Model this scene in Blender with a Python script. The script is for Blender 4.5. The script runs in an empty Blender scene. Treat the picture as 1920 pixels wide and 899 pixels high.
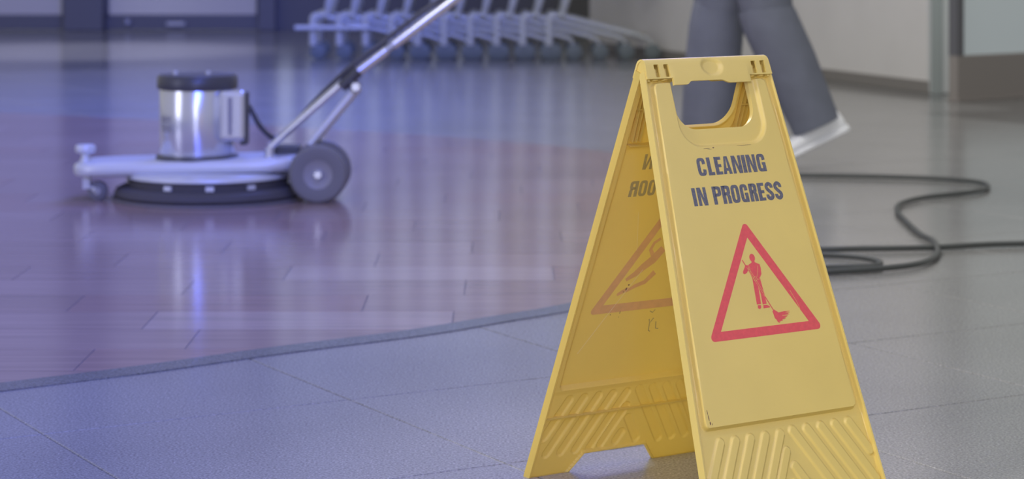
import bpy, bmesh, math, random
import numpy as np
from mathutils import Vector, Matrix, Euler
R = math.radians
random.seed(7)
sc = bpy.context.scene
COL = sc.collection

# ------------------------------------------------------------------ camera
HC = 0.7601                     # eye height (m)
FPX = 4277.5                    # focal length in pixels of the 1920 px wide frame
HY = -127.8                     # image row of the horizon (camera looks level, lens shifted down)
cam = bpy.data.cameras.new('camera'); camo = bpy.data.objects.new('camera', cam); COL.objects.link(camo)
camo.location = (0, 0, HC); camo.rotation_euler = (R(90), 0, 0)
cam.sensor_width = 36; cam.lens = 36 * FPX / 1920
cam.shift_y = -(449.5 - HY) / 1920
cam.clip_end = 200
cam.dof.use_dof = True; cam.dof.focus_distance = 3.0; cam.dof.aperture_fstop = 6.6
sc.camera = camo

# ------------------------------------------------------------------ world, lamps, exposure
sc.view_settings.view_transform = 'Standard'; sc.view_settings.look = 'None'
sc.view_settings.exposure = 0.0; sc.view_settings.gamma = 1.0
w = bpy.data.worlds.new('world'); sc.world = w; w.use_nodes = True
w.node_tree.nodes['Background'].inputs[0].default_value = (1.0, 1.0, 0.98, 1)
w.node_tree.nodes['Background'].inputs[1].default_value = 0.44

def spot(name, loc, direction, power, color, size=180, blend=0.05, radius=0.3):
    l = bpy.data.lights.new(name, 'SPOT'); l.energy = power; l.color = color
    l.spot_size = R(size); l.spot_blend = blend; l.shadow_soft_size = radius
    o = bpy.data.objects.new(name, l); COL.objects.link(o); o.location = loc
    o.rotation_euler = Vector(direction).to_track_quat('-Z', 'Y').to_euler()
    return o
BLUE = (0.095, 0.155, 1.0)
for y, z, p in ((-1.2, 3.0, 980), (1.8, 2.6, 260), (4.5, 4.6, 470), (9.5, 3.6, 1100)):
    spot('blue_wash_lamp', (-.06, y, z), (-1, 0, 0), p, BLUE, 180, 0.055, 1.2)  # added spots with no source in the hall, tint the left half blue
for y, z, p in ((-1.5, 1.6, 285), (5.2, 2.4, 110), (8.5, 3.2, 170)):
    spot('white_wash_lamp', (-0.15, y, z), (1, 0, 0), p, (1.0, 0.97, 0.93), 180, 0.06, 0.6)  # added counterparts that keep the right half neutral
spot('key_lamp', (-2.2, 1.15, 1.7), (2.42, 1.97, -1.38), 135, (1.0, 0.98, 0.93), 22, 0.6, 0.2)
spot('rear_lamp', (-1.3, 6.2, 2.3), (1.45, -2.95, -1.98), 260, (1.0, 0.97, 0.9), 20, 0.6, 0.25)  # unseen spot added to shine through the rear leaf of the sign
spot('door_downlight', (-2.7, 14.6, 3.4), (0, 0.0, -1), 600, (0.75, 0.75, 1.0), 44, 0.6, 0.2)  # added overhead spot, stands in for sunlight falling through the doors

def area(name, loc, target, sx, sy, power, color):
    l = bpy.data.lights.new(name, 'AREA'); l.shape = 'RECTANGLE'; l.size = sx; l.size_y = sy; l.energy = power; l.color = color
    o = bpy.data.objects.new(name, l); COL.objects.link(o); o.location = loc
    o.rotation_euler = (Vector(target) - Vector(loc)).to_track_quat('-Z', 'Y').to_euler()
# added tall area lamps, left and behind camera: bright stripes on the motor drum
area('side_window_light', (-4.9, 3.4, 1.3), (-.9, 6.5, .25), 1.4, 2.2, 36, (.72, .75, 1.0))
area('rear_window_light', (-.55, -1.6, 1.3), (-.9, 6.5, .25), 1.4, 2.2, 36, (.72, .75, 1.0))

# ------------------------------------------------------------------ materials
def mat(name, col, rough=0.5, metal=0.0, spec=0.5, noise=None, bump=None, coat=0.0, trans=None, emit=None):
    """noise=(scale, amount, detail) multiplies the base colour; bump=(scale, strength)"""
    m = bpy.data.materials.new(name); m.use_nodes = True
    nt = m.node_tree; b = nt.nodes['Principled BSDF']
    b.inputs['Base Color'].default_value = (*col, 1); b.inputs['Roughness'].default_value = rough
    b.inputs['Metallic'].default_value = metal; b.inputs['Specular IOR Level'].default_value = spec
    b.inputs['Coat Weight'].default_value = coat
    tc = nt.nodes.new('ShaderNodeTexCoord')
    if noise:
        n = nt.nodes.new('ShaderNodeTexNoise'); n.inputs['Scale'].default_value = noise[0]; n.inputs['Detail'].default_value = noise[2]
        nt.links.new(tc.outputs['Object'], n.inputs['Vector'])
        mr = nt.nodes.new('ShaderNodeMapRange'); mr.inputs[1].default_value = .3; mr.inputs[2].default_value = .7
        mr.inputs[3].default_value = 1 - noise[1]; mr.inputs[4].default_value = 1 + noise[1]
        nt.links.new(n.outputs[0], mr.inputs[0])
        mx = nt.nodes.new('ShaderNodeVectorMath'); mx.operation = 'SCALE'; mx.inputs[0].default_value = col
        nt.links.new(mr.outputs[0], mx.inputs['Scale']); nt.links.new(mx.outputs[0], b.inputs['Base Color'])
    if bump:
        n = nt.nodes.new('ShaderNodeTexNoise'); n.inputs['Scale'].default_value = bump[0]; n.inputs['Detail'].default_value = 3
        nt.links.new(tc.outputs['Object'], n.inputs['Vector'])
        bp = nt.nodes.new('ShaderNodeBump'); bp.inputs['Strength'].default_value = bump[1]; bp.inputs['Distance'].default_value = 0.01
        nt.links.new(n.outputs[0], bp.inputs['Height']); nt.links.new(bp.outputs[0], b.inputs['Normal'])
    if trans:
        t = nt.nodes.new('ShaderNodeBsdfTranslucent'); t.inputs[0].default_value = (*col, 1); mxs = nt.nodes.new('ShaderNodeMixShader'); mxs.inputs[0].default_value = trans
        nt.links.new(b.outputs[0], mxs.inputs[1]); nt.links.new(t.outputs[0], mxs.inputs[2]); nt.links.new(mxs.outputs[0], nt.nodes['Material Output'].inputs[0])
    if emit:
        b.inputs['Emission Color'].default_value = (*emit[:3], 1); b.inputs['Emission Strength'].default_value = emit[3]
    return m

def terrazzo(name, col, rough, joints=False):
    m = bpy.data.materials.new(name); m.use_nodes = True; nt = m.node_tree; b = nt.nodes['Principled BSDF']
    g = nt.nodes.new('ShaderNodeNewGeometry')
    n1 = nt.nodes.new('ShaderNodeTexNoise'); n1.inputs['Scale'].default_value = 260; n1.inputs['Detail'].default_value = 2
    n2 = nt.nodes.new('ShaderNodeTexNoise'); n2.inputs['Scale'].default_value = 2.2; n2.inputs['Detail'].default_value = 3
    v = nt.nodes.new('ShaderNodeTexVoronoi'); v.inputs['Scale'].default_value = 170
    for t in (n1, n2, v): nt.links.new(g.outputs['Position'], t.inputs['Vector'])
    cr = nt.nodes.new('ShaderNodeValToRGB')
    cr.color_ramp.elements[0].position = .30; cr.color_ramp.elements[0].color = (*[c * .62 for c in col], 1)
    cr.color_ramp.elements[1].position = .72; cr.color_ramp.elements[1].color = (*[c * 1.40 for c in col], 1)
    e = cr.color_ramp.elements.new(.5); e.color = (*col, 1)
    nt.links.new(n1.outputs[0], cr.inputs[0])
    # pale stone chips
    lt = nt.nodes.new('ShaderNodeMath'); lt.operation = 'LESS_THAN'; lt.inputs[1].default_value = .16
    nt.links.new(v.outputs['Distance'], lt.inputs[0])
    sep = nt.nodes.new('ShaderNodeSeparateColor'); nt.links.new(v.outputs['Color'], sep.inputs[0])
    gt = nt.nodes.new('ShaderNodeMath'); gt.operation = 'GREATER_THAN'; gt.inputs[1].default_value = .62
    nt.links.new(sep.outputs[0], gt.inputs[0])
    mu = nt.nodes.new('ShaderNodeMath'); mu.operation = 'MULTIPLY'; nt.links.new(lt.outputs[0], mu.inputs[0]); nt.links.new(gt.outputs[0], mu.inputs[1])
    mx = nt.nodes.new('ShaderNodeMix'); mx.data_type = 'RGBA'
    nt.links.new(mu.outputs[0], mx.inputs[0]); nt.links.new(cr.outputs[0], mx.inputs[6]); mx.inputs[7].default_value = (*[min(1, c * 1.9) for c in col], 1)
    mr = nt.nodes.new('ShaderNodeMapRange'); mr.inputs[1].default_value = .3; mr.inputs[2].default_value = .7; mr.inputs[3].default_value = .93; mr.inputs[4].default_value = 1.07
    nt.links.new(n2.outputs[0], mr.inputs[0])
    sm = nt.nodes.new('ShaderNodeVectorMath'); sm.operation = 'SCALE'
    nt.links.new(mx.outputs[2], sm.inputs[0]); nt.links.new(mr.outputs[0], sm.inputs['Scale'])
    nt.links.new(sm.outputs[0], b.inputs['Base Color'])
    b.inputs['Roughness'].default_value = rough
    return m

def woodtile(name, col, rough=.16):
    m = bpy.data.materials.new(name); m.use_nodes = True; nt = m.node_tree; b = nt.nodes['Principled BSDF']
    g = nt.nodes.new('ShaderNodeNewGeometry')
    mp = nt.nodes.new('ShaderNodeMapping'); mp.inputs['Scale'].default_value = (1.2, 26, 1)
    n = nt.nodes.new('ShaderNodeTexNoise'); n.inputs['Scale'].default_value = 2.0; n.inputs['Detail'].default_value = 5
    nt.links.new(g.outputs['Position'], mp.inputs['Vector']); nt.links.new(mp.outputs[0], n.inputs['Vector'])
    cr = nt.nodes.new('ShaderNodeValToRGB')
    cr.color_ramp.elements[0].position = .3; cr.color_ramp.elements[0].color = (*[c * .85 for c in col], 1)
    cr.color_ramp.elements[1].position = .7; cr.color_ramp.elements[1].color = (*[c * 1.15 for c in col], 1)
    nt.links.new(n.outputs[0], cr.inputs[0]); nt.links.new(cr.outputs[0], b.inputs['Base Color'])
    b.inputs['Roughness'].default_value = rough
    return m

M = dict(
    terr=terrazzo('terrazzo', (.265, .262, .255), .19),
    far=terrazzo('polished_terrazzo', (.175, .173, .169), .16),  # tile colour darkened: dark reflections of the far end put into it
    grout=mat('grout', (.10, .10, .10), .8),
    curb=terrazzo('dark_terrazzo', (.15, .155, .16), .2),
    yellow=mat('yellow_plastic', (.76, .565, .138), .42, spec=.4, noise=(9, .03, 3)),
    yellowin=mat('yellow_plastic_inner', (.86, .665, .15), .45, spec=.35, noise=(7, .05, 3), trans=.35),
    black=mat('black_print', (.13, .125, .125), .5, noise=(420, .25, 4)),
    red=mat('red_print', (.76, .095, .085), .45, noise=(180, .06, 3)),
    fadeblack=mat('faded_print', (.42, .32, .10), .6, noise=(160, .1, 3)),
    fadered=mat('faded_red_print', (.76, .40, .12), .6, noise=(90, .06, 3)),
    scuff=mat('scuff', (.20, .10, .05), .8),
    scratch=mat('scratch', (.88, .76, .42), .6),
    chrome=mat('brushed_steel', (.66, .67, .72), .20, metal=.7),
    alu=mat('painted_aluminium', (.60, .61, .62), .35, metal=.2),
    alud=mat('cast_aluminium', (.45, .45, .46), .4, metal=.4),
    blk=mat('black_plastic', (.06, .06, .065), .35),
    rub=mat('grey_rubber', (.17, .165, .17), .6),
    hub=mat('grey_hub', (.28, .27, .28), .5),
    pad=mat('dark_pad', (.07, .065, .07), .8, bump=(60, .3)),
    padl=mat('pad_rim', (.16, .15, .16), .6),
    wire=mat('zinc_wire', (.48, .50, .49), .4, metal=.25),
    cast=mat('caster_rubber', (.13, .155, .155), .6),
    trol_handle=mat('trolley_handle', (.10, .12, .25), .4),
    wall=mat('cream_wall', (.66, .64, .61), .8, noise=(3, .03, 3)),
    skirt=mat('skirting', (.22, .205, .185), .6),
    column=mat('column_paint', (.60, .62, .60), .55),
    columnd=mat('column_cladding', (.33, .365, .35), .4),
    frame=mat('dark_frame', (.12, .12, .13), .5),
    frameb=mat('brown_frame', (.26, .235, .215), .45),
    backwall=mat('dark_backwall', (.11, .11, .115), .6),
    pane=mat('door_glass', (.30, .29, .33), .15, emit=(.62, .62, .75, .10)),
    paneb=mat('bright_glass', (.42, .46, .47), .15, emit=(.70, .80, .82, .16)),
    winb=mat('window_glass_upper', (.42, .46, .47), .15, emit=(.75, .82, .85, .6)),
    trouser=mat('trousers_cloth', (.15, .163, .205), .85, noise=(14, .08, 3), bump=(9, .35)),
    shirt=mat('shirt_cloth', (.45, .48, .55), .85),
    skin=mat('skin', (.58, .36, .26), .55),
    hair=mat('hair', (.03, .022, .018), .7),
    shoe=mat('white_shoe', (.93, .94, .96), .5, noise=(30, .03, 2)),
    sole=mat('white_sole', (.86, .87, .89), .6),
    cord=mat('dark_cord', (.065, .07, .068), .45),
)
WOODS = [woodtile('wood_tile_%s' % n, c) for n, c in (
    ('brown', (.315, .228, .208)), ('tan', (.335, .245, .222)), ('dark', (.30, .215, .195)), ('pale', (.39, .30, .275)), ('red', (.32, .218, .198)))]

# ------------------------------------------------------------------ helpers
class MB:
    def __init__(s): s.v = []; s.f = []
    def add(s, v, f):
        n = len(s.v); s.v += [tuple(p) for p in v]; s.f += [tuple(i + n for i in q) for q in f]; return s
    def box(s, c, d, rot=None):
        hx, hy, hz = d[0] / 2, d[1] / 2, d[2] / 2
        v = [Vector((x, y, z)) for z in (-hz, hz) for y in (-hy, hy) for x in (-hx, hx)]
        if rot is not None: v = [rot @ p for p in v]
        v = [p + Vector(c) for p in v]
        return s.add(v, [(0, 2, 3, 1), (4, 5, 7, 6), (0, 1, 5, 4), (2, 6, 7, 3), (0, 4, 6, 2), (1, 3, 7, 5)])
    def tube(s, pts, r, n=12, cap=True):
        pts = [Vector(p) for p in pts]; rr = r if isinstance(r, (list, tuple)) else [r] * len(pts)
        v = []; f = []; up = None
        for i, p in enumerate(pts):
            a = pts[max(i - 1, 0)]; b = pts[min(i + 1, len(pts) - 1)]; t = (b - a).normalized()
            if up is None: up = t.orthogonal().normalized()
            up = (up - t * up.dot(t)).normalized(); q = t.cross(up)
            for k in range(n):
                an = 2 * math.pi * k / n; v.append(p + (up * math.cos(an) + q * math.sin(an)) * rr[i])
        for i in range(len(pts) - 1):
            for k in range(n): f.append((i * n + k, i * n + (k + 1) % n, (i + 1) * n + (k + 1) % n, (i + 1) * n + k))
        if cap: f.append(tuple(range(n))[::-1]); f.append(tuple((len(pts) - 1) * n + k for k in range(n)))
        return s.add(v, f)
    def lathe(s, prof, c=(0, 0, 0), axis='Z', n=40, cap=True):
        v = []; f = []; c = Vector(c)
        for r, h in prof:
            for k in range(n):
                an = 2 * math.pi * k / n; x, y = r * math.cos(an), r * math.sin(an)
                v.append(c + (Vector((x, y, h)) if axis == 'Z' else Vector((x, h, y)) if axis == 'Y' else Vector((h, x, y))))
        for i in range(len(prof) - 1):
            for k in range(n): f.append((i * n + k, i * n + (k + 1) % n, (i + 1) * n + (k + 1) % n, (i + 1) * n + k))
        if cap: f.append(tuple(range(n))[::-1]); f.append(tuple((len(prof) - 1) * n + k for k in range(n)))
        return s.add(v, f)
    def prism(s, poly, z0, z1):
        n = len(poly)
        v = [(x, y, z0) for x, y in poly] + [(x, y, z1) for x, y in poly]
        return s.add(v, [tuple(range(n))[::-1], tuple(range(n, 2 * n))] + [(i, (i + 1) % n, n + (i + 1) % n, n + i) for i in range(n)])
    def mesh(s, name, m, smooth=None):
        me = bpy.data.meshes.new(name); me.from_pydata([tuple(p) for p in s.v], [], s.f)
        bm = bmesh.new(); bm.from_mesh(me); bmesh.ops.recalc_face_normals(bm, faces=bm.faces); bm.to_mesh(me); bm.free()
        me.materials.append(M[m] if isinstance(m, str) else m)
        if smooth: me.shade_smooth(); me.set_sharp_from_angle(angle=R(smooth))
        return me
    def build(s, name, m, parent=None, smooth=None, bevel=None):
        o = link(name, s.mesh(name, m, smooth), parent)
        if bevel:
            bv = o.modifiers.new('bevel', 'BEVEL'); bv.width = bevel; bv.segments = 3; bv.limit_method = 'ANGLE'; bv.angle_limit = R(40)
        return o
def link(name, data, parent=None):
    o = bpy.data.objects.new(name, data); COL.objects.link(o)
    if parent: o.parent = parent
    return o
def tag(o, label=None, cat=None, group=None, kind=None):
    if label: o['label'] = label
    if cat: o['category'] = cat
    if group: o['group'] = group
    if kind: o['kind'] = kind
    return o
def empty(name, loc, rz=0):
    o = link(name, None); o.location = loc; o.rotation_euler.z = rz; return o
def copy_tree(o, parent=None):
    c = o.copy(); COL.objects.link(c); c.parent = parent
    for ch in list(o.children): copy_tree(ch, c)
    return c
def spline(pts, n=8, closed=False):
    P = [Vector(p) for p in pts]; out = []; N = len(P)
    rng = range(N) if closed else range(N - 1)
    for i in rng:
        if closed: a, b, c, d = P[(i - 1) % N], P[i], P[(i + 1) % N], P[(i + 2) % N]
        else: a, b, c, d = P[max(i - 1, 0)], P[i], P[i + 1], P[min(i + 2, N - 1)]
        for k in range(n):
            t = k / n
            out.append(.5 * ((2 * b) + (c - a) * t + (2 * a - 5 * b + 4 * c - d) * t * t + (3 * b - a - 3 * c + d) * t ** 3))
    if not closed: out.append(P[-1])
    return out
def G(x, y, z=0.0):             # floor point seen at a pixel of the photograph
    Y = FPX * (HC - z) / (y - HY); return Vector(((x - 960) * Y / FPX, Y, z))

# ------------------------------------------------------------------ setting: floor
floor = MB().box((0, 9.0, -.0515), (24, 24, .1)).build('floor', 'far'); tag(floor, kind='structure')
curve = [G(-60, 728), G(0, 721), G(250, 690), G(500, 655), G(760, 622), G(900, 599), G(1065, 571),
         Vector((.42, 5.05, 0)), Vector((.62, 5.7, 0)), Vector((.70, 6.4, 0)), Vector((.64, 7.1, 0)), Vector((.36, 7.8, 0)), G(950, 266), G(700, 248), G(480, 236),
         G(0, 213), Vector((-3.2, 9.7, 0)), Vector((-3.6, 6.5, 0)), Vector((-2.2, 4.0, 0)), Vector((-1.4, 3.65, 0))]
REG = [(p.x, p.y) for p in spline([(p.x, p.y, 0) for p in curve], 4, True)]
def inside(p, poly):
    c = False; n = len(poly)
    for i in range(n):
        (x1, y1), (x2, y2) = poly[i], poly[(i + 1) % n]
        if (y1 > p[1]) != (y2 > p[1]) and p[0] < (x2 - x1) * (p[1] - y1) / (y2 - y1) + x1: c = not c
    return c
def hull(pts):
    pts = sorted(set(pts))
    def half(ps):
        o = []
        for p in ps:
            while len(o) > 1 and (o[-1][0] - o[-2][0]) * (p[1] - o[-2][1]) - (o[-1][1] - o[-2][1]) * (p[0] - o[-2][0]) <= 0: o.pop()
            o.append(p)
        return o[:-1]
    return half(pts) + half(pts[::-1])
REG = hull(REG)                 # convex, counter-clockwise
def clip(poly, reg):
    for i in range(len(reg)):
        a, b = reg[i], reg[(i + 1) % len(reg)]
        def d(p): return (b[0] - a[0]) * (p[1] - a[1]) - (b[1] - a[1]) * (p[0] - a[0])
        out = []
        for j in range(len(poly)):
            p, q = poly[j], poly[(j + 1) % len(poly)]; dp, dq = d(p), d(q)
            if dp >= 0: out.append(p)
            if (dp >= 0) != (dq >= 0):
                t = dp / (dp - dq); out.append((p[0] + (q[0] - p[0]) * t, p[1] + (q[1] - p[1]) * t))
        poly = out
        if len(poly) < 3: return []
    return poly

# terrazzo slabs, one object each
TA = R(29.8); T = .513; g = .0035
ud = Vector((math.cos(TA), math.sin(TA))); vd = Vector((-math.sin(TA), math.cos(TA)))
h = (T - g) / 2; b_ = .0012
tb = MB(); v = []
for z, k in ((-.0075, h), (-b_, h), (0, h - b_)):
    for sx, sy in ((-1, -1), (1, -1), (1, 1), (-1, 1)): v.append((sx * k, sy * k, z))
tb.add(v, [(8, 9, 10, 11)] + [(r * 4 + i, r * 4 + (i + 1) % 4, (r + 1) * 4 + (i + 1) % 4, (r + 1) * 4 + i) for r in (0, 1) for i in range(4)])
tile_me = tb.mesh('floor_tile', 'terr')
org = Vector((-.709, 3.449)); nt_ = 0
for i in range(-30, 30):
    for j in range(-10, 30):
        c = org + ud * T * (i + .5) + vd * T * (j + .5)
        if not (2.4 < c.y < 12.6): continue
        if abs(c.x) > c.y * .2245 + .62: continue
        cs = [c + ud * T * a + vd * T * b for a in (-.5, .5) for b in (-.5, .5)]
        if all(inside(p, REG) for p in cs): continue
        if c.x > 1.1 and c.y > 9.0 and c.x + .4 > 1.985 - .37 * (c.y - 10.72): continue
        o = link('floor_tile', tile_me, floor); o.location = (c.x, c.y, 0); o.rotation_euler.z = TA; nt_ += 1
# grout bed and wood-look planks of the curved inlay
bed = MB().prism(REG, -.001, .0006).build('inlay_bed', 'grout', floor)
PW, PL = .205, .59
known = {0: -.706, 3: -.498, -1: -.594, -2: -.757, 1: -.30, 2: -.10}
full = {}
y0 = 4.348
for r in range(-5, 28):
    ya = y0 + r * PW
    if ya > 9.9: break
    off = known.get(r, (r * .217) % PL)
    for k in range(-9, 5):
        xa = off + k * PL
        rect = [(xa + .001, ya + .001), (xa + PL - .001, ya + .001), (xa + PL - .001, ya + PW - .001), (xa + .001, ya + PW - .001)]
        if xa + PL < -ya * .2245 - .45: continue
        mi = random.choice((0, 0, 1, 1, 2, 4))
        if (r, k) in ((0, 0), (3, 0), (5, 0)): mi = 3
        if all(inside(p, REG) for p in rect):
            if mi not in full:
                full[mi] = MB().prism([(0, 0), (PL - .002, 0), (PL - .002, PW - .002), (0, PW - .002)], 0, .0012).mesh('plank', WOODS[mi])
            o = link('plank', full[mi], floor); o.location = (xa + .001, ya + .001, .0006)
        else:
            c = clip(rect, REG)
            if c: MB().prism(c, .0006, .0018).build('plank', WOODS[mi], floor)
# narrow dark curb strip along the near edge of the inlay
edge = spline([G(-80, 730), G(0, 721), G(250, 690), G(500, 655), G(760, 622), G(900, 599), G(1065, 571), Vector((.42, 5.05, 0)), Vector((.62, 5.7, 0)), Vector((.70, 6.4, 0))], 8)
sv = []
for i, p in enumerate(edge):
    t = (edge[min(i + 1, len(edge) - 1)] - edge[max(i - 1, 0)]).normalized(); n = Vector((t.y, -t.x, 0))
    a = p; b = p + n * .062
    sv += [(a.x, a.y, .0), (a.x, a.y, .0026), (b.x, b.y, .0022), (b.x, b.y, .0)]
ne = len(edge)
MB().add(sv, [(i * 4 + k, (i + 1) * 4 + k, (i + 1) * 4 + k + 1, i * 4 + k + 1) for i in range(ne - 1) for k in range(3)] + [(0, 1, 2, 3), (ne * 4 - 1, ne * 4 - 2, ne * 4 - 3, ne * 4 - 4)]).build('curb_strip', 'curb', floor)

# ------------------------------------------------------------------ setting: walls, doors, column
def struct(o): o['kind'] = 'structure'; return o
def along(p0, p1, name, m, t, z0, z1, parent=None, off=0):
    a = Vector((*p0, 0)); b = Vector((*p1, 0)); d = (b - a); L_ = d.length; ang = math.atan2(d.y, d.x)
    n = Vector((-math.sin(ang), math.cos(ang), 0)); c = (a + b) / 2 + n * (off + t / 2)
    return MB().box((c.x, c.y, (z0 + z1) / 2), (L_, t, z1 - z0), Matrix.Rotation(ang, 3, 'Z')).build(name, m, parent)
WB = 17.6
# right wall runs away from the column towards the trolleys (front face towards -x side)
pa, pb = (1.985, 10.72), (.50, 14.72)
w1 = struct(along(pb, pa, 'wall_right', 'wall', .18, 0, 4.6, off=0))
bs = struct(along(pb, pa, 'baseboard_right', 'skirt', .014, 0, .055, off=-.0145))
w2 = struct(along((.50, 14.9), (.62, WB), 'wall_corner', 'wall', .12, 0, 4.6, off=-.13))
# column: pale shaft with a darker green cladding strip on its left face
colm = struct(MB().box((2.023, 10.75, 2.3), (.118, .12, 4.6)).build('column', 'column', bevel=.006))
MB().box((1.989, 10.686, 2.3), (.052, .008, 4.6)).build('cladding_strip', 'columnd', colm)
# dark back wall behind the trolleys with a band of bright windows above
bw = struct(MB().box((-.62, WB + .1, .21), (2.7, .2, .42)).build('wall_back', 'backwall'))
MB().box((-.62, WB + .1, 3.9), (2.7, .2, 1.6)).build('wall_panel', 'backwall', bw)
for i, x in enumerate((-1.42, -.50, .38)):
    wn = struct(MB().box((x, WB + .12, 1.76), (.78 if i < 2 else .62, .02, 2.66)).build('window_%d' % (i + 1), 'winb'))
for x in (-1.90, -1.64, -1.41, -1.19, -.96, -.73, -.50, -.27, -.04, .15, .34, .53, .72):  # unseen, closely set bars added to stripe the floor reflection
    MB().box((x, WB + .06, 1.75), (.10, .14, 2.7)).build('mullion', 'frame', bw)
# glazed doors on the left
def door(n, x0, x1, zb, glass='pane', rail=.12):
    d = struct(MB().box(((x0 + x1) / 2, WB + .03, rail / 2 + .001), (x1 - x0, .06, rail)).build('door_%d' % n, 'frame', bevel=.004))
    MB().box((x0 + .012, WB + .03, 1.4), (.024, .06, 2.6)).build('door_stile', 'frame', d)
    MB().box((x1 - .012, WB + .03, 1.4), (.024, .06, 2.6)).build('door_stile', 'frame', d)
    MB().box(((x0 + x1) / 2, WB + .03, 2.75), (x1 - x0, .06, .1)).build('door_head', 'frame', d)
    MB().box(((x0 + x1) / 2, WB + .03, (rail + 2.7) / 2), (x1 - x0 - .048, .012, 2.7 - rail)).build('pane', glass, d)
    return d
X = lambda px, Y=WB: (px - 960) * Y / FPX
door(1, X(-300), X(122), .12); d2 = door(2, X(198), X(486), .12)
MB().tube([(X(240), WB - .02, .05), (X(240), WB - .02, .085)], .02, 10).build('floor_bolt', 'alud', d2)
MB().box((X(330), WB - .012, .05), (.14, .03, .03)).build('floor_lock', 'alud', d2, bevel=.004)
struct(MB().box((X(160), WB + .02, 1.6), (X(197) - X(123), .24, 3.2)).build('trim_1', 'frame', bevel=.006))
struct(MB().box((X(502), WB + .02, 1.6), (X(520) - X(488), .2, 3.2)).build('trim_2', 'frame', bevel=.006))
struct(MB().box(((X(-300) + X(520)) / 2, WB + .1, 3.9), (X(520) - X(-300), .2, 1.4)).build('wall_left', 'backwall'))
# door on the right: bronze bottom panel, pale pane
ra = R(37); rd = Vector((math.cos(ra), math.sin(ra), 0)); o0 = Vector((1.990, 10.20, 0)); rot = Matrix.Rotation(ra, 3, 'Z')
rn = Vector((-math.sin(ra), math.cos(ra), 0))
def rb(name, m, u0, u1, z0, z1, t, off, parent, bevel=None):
    c = o0 + rd * (u0 + u1) / 2 + rn * (off + t / 2)
    return MB().box((c.x, c.y, (z0 + z1) / 2), (u1 - u0, t, z1 - z0), rot).build(name, m, parent, bevel=bevel)
d3 = struct(rb('door_3', 'frameb', 0, 1.6, .001, .205, .05, 0, None, .004))
rb('door_stile', 'frame', 0, .045, .205, 2.6, .05, 0, d3); rb('door_stile', 'frame', 1.555, 1.6, .205, 2.6, .05, 0, d3)
rb('door_head', 'frameb', .045, 1.555, 2.5, 2.6, .05, 0, d3); rb('pane', 'paneb', .045, 1.555, .205, 2.5, .012, .02, d3)
rb('threshold', 'frameb', -.01, 1.62, .0, .012, .07, -.02, d3)

# ------------------------------------------------------------------ A-frame floor sign
SX, SY, TH, SA, WT, WBt, SL = .25917, 3.0886, .58765, .21289, .21081, .3014, .64
SH = math.sqrt(SL * SL - SA * SA)
dvec = np.array([math.cos(TH), math.sin(TH), 0]); nvec = np.array([math.sin(TH), -math.cos(TH), 0]); zvec = np.array([0, 0, 1.])
sign = empty('floor_sign', (SX, SY, 0), TH)
tag(sign, 'yellow plastic folding floor sign reading CLEANING IN PROGRESS with red warning triangle', 'sign')
# local frame of the sign: x along the ridge, -y towards the front face, z up
def sp(side, u, s, w):
    """u across, s down the slope, w outwards; metres; arrays or scalars -> local xyz. side=+1 front, -1 rear"""
    u, s, w = np.broadcast_arrays(np.asarray(u, float), np.asarray(s, float), np.asarray(w, float))
    y = -side * (SA * s / SL + w * SH / SL)
    z = SH * (1 - s / SL) + w * SA / SL
    return np.stack([u, y, z], -1)
def sd_rbox(x, y, hx, hy, r):
    qx = np.abs(x) - hx + r; qy = np.abs(y) - hy + r
    return np.hypot(np.maximum(qx, 0), np.maximum(qy, 0)) + np.minimum(np.maximum(qx, qy), 0) - r
def sstep(a, b, x): t = np.clip((x - a) / (b - a), 0, 1); return t * t * (3 - 2 * t)
def capsule(U, S, a, b):
    ax, ay = a; bx, by = b; px, py = U - ax, S - ay; dx, dy = bx - ax, by - ay
    t = np.clip((px * dx + py * dy) / (dx * dx + dy * dy), 0, 1)
    return np.hypot(px - t * dx, py - t * dy)
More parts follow.
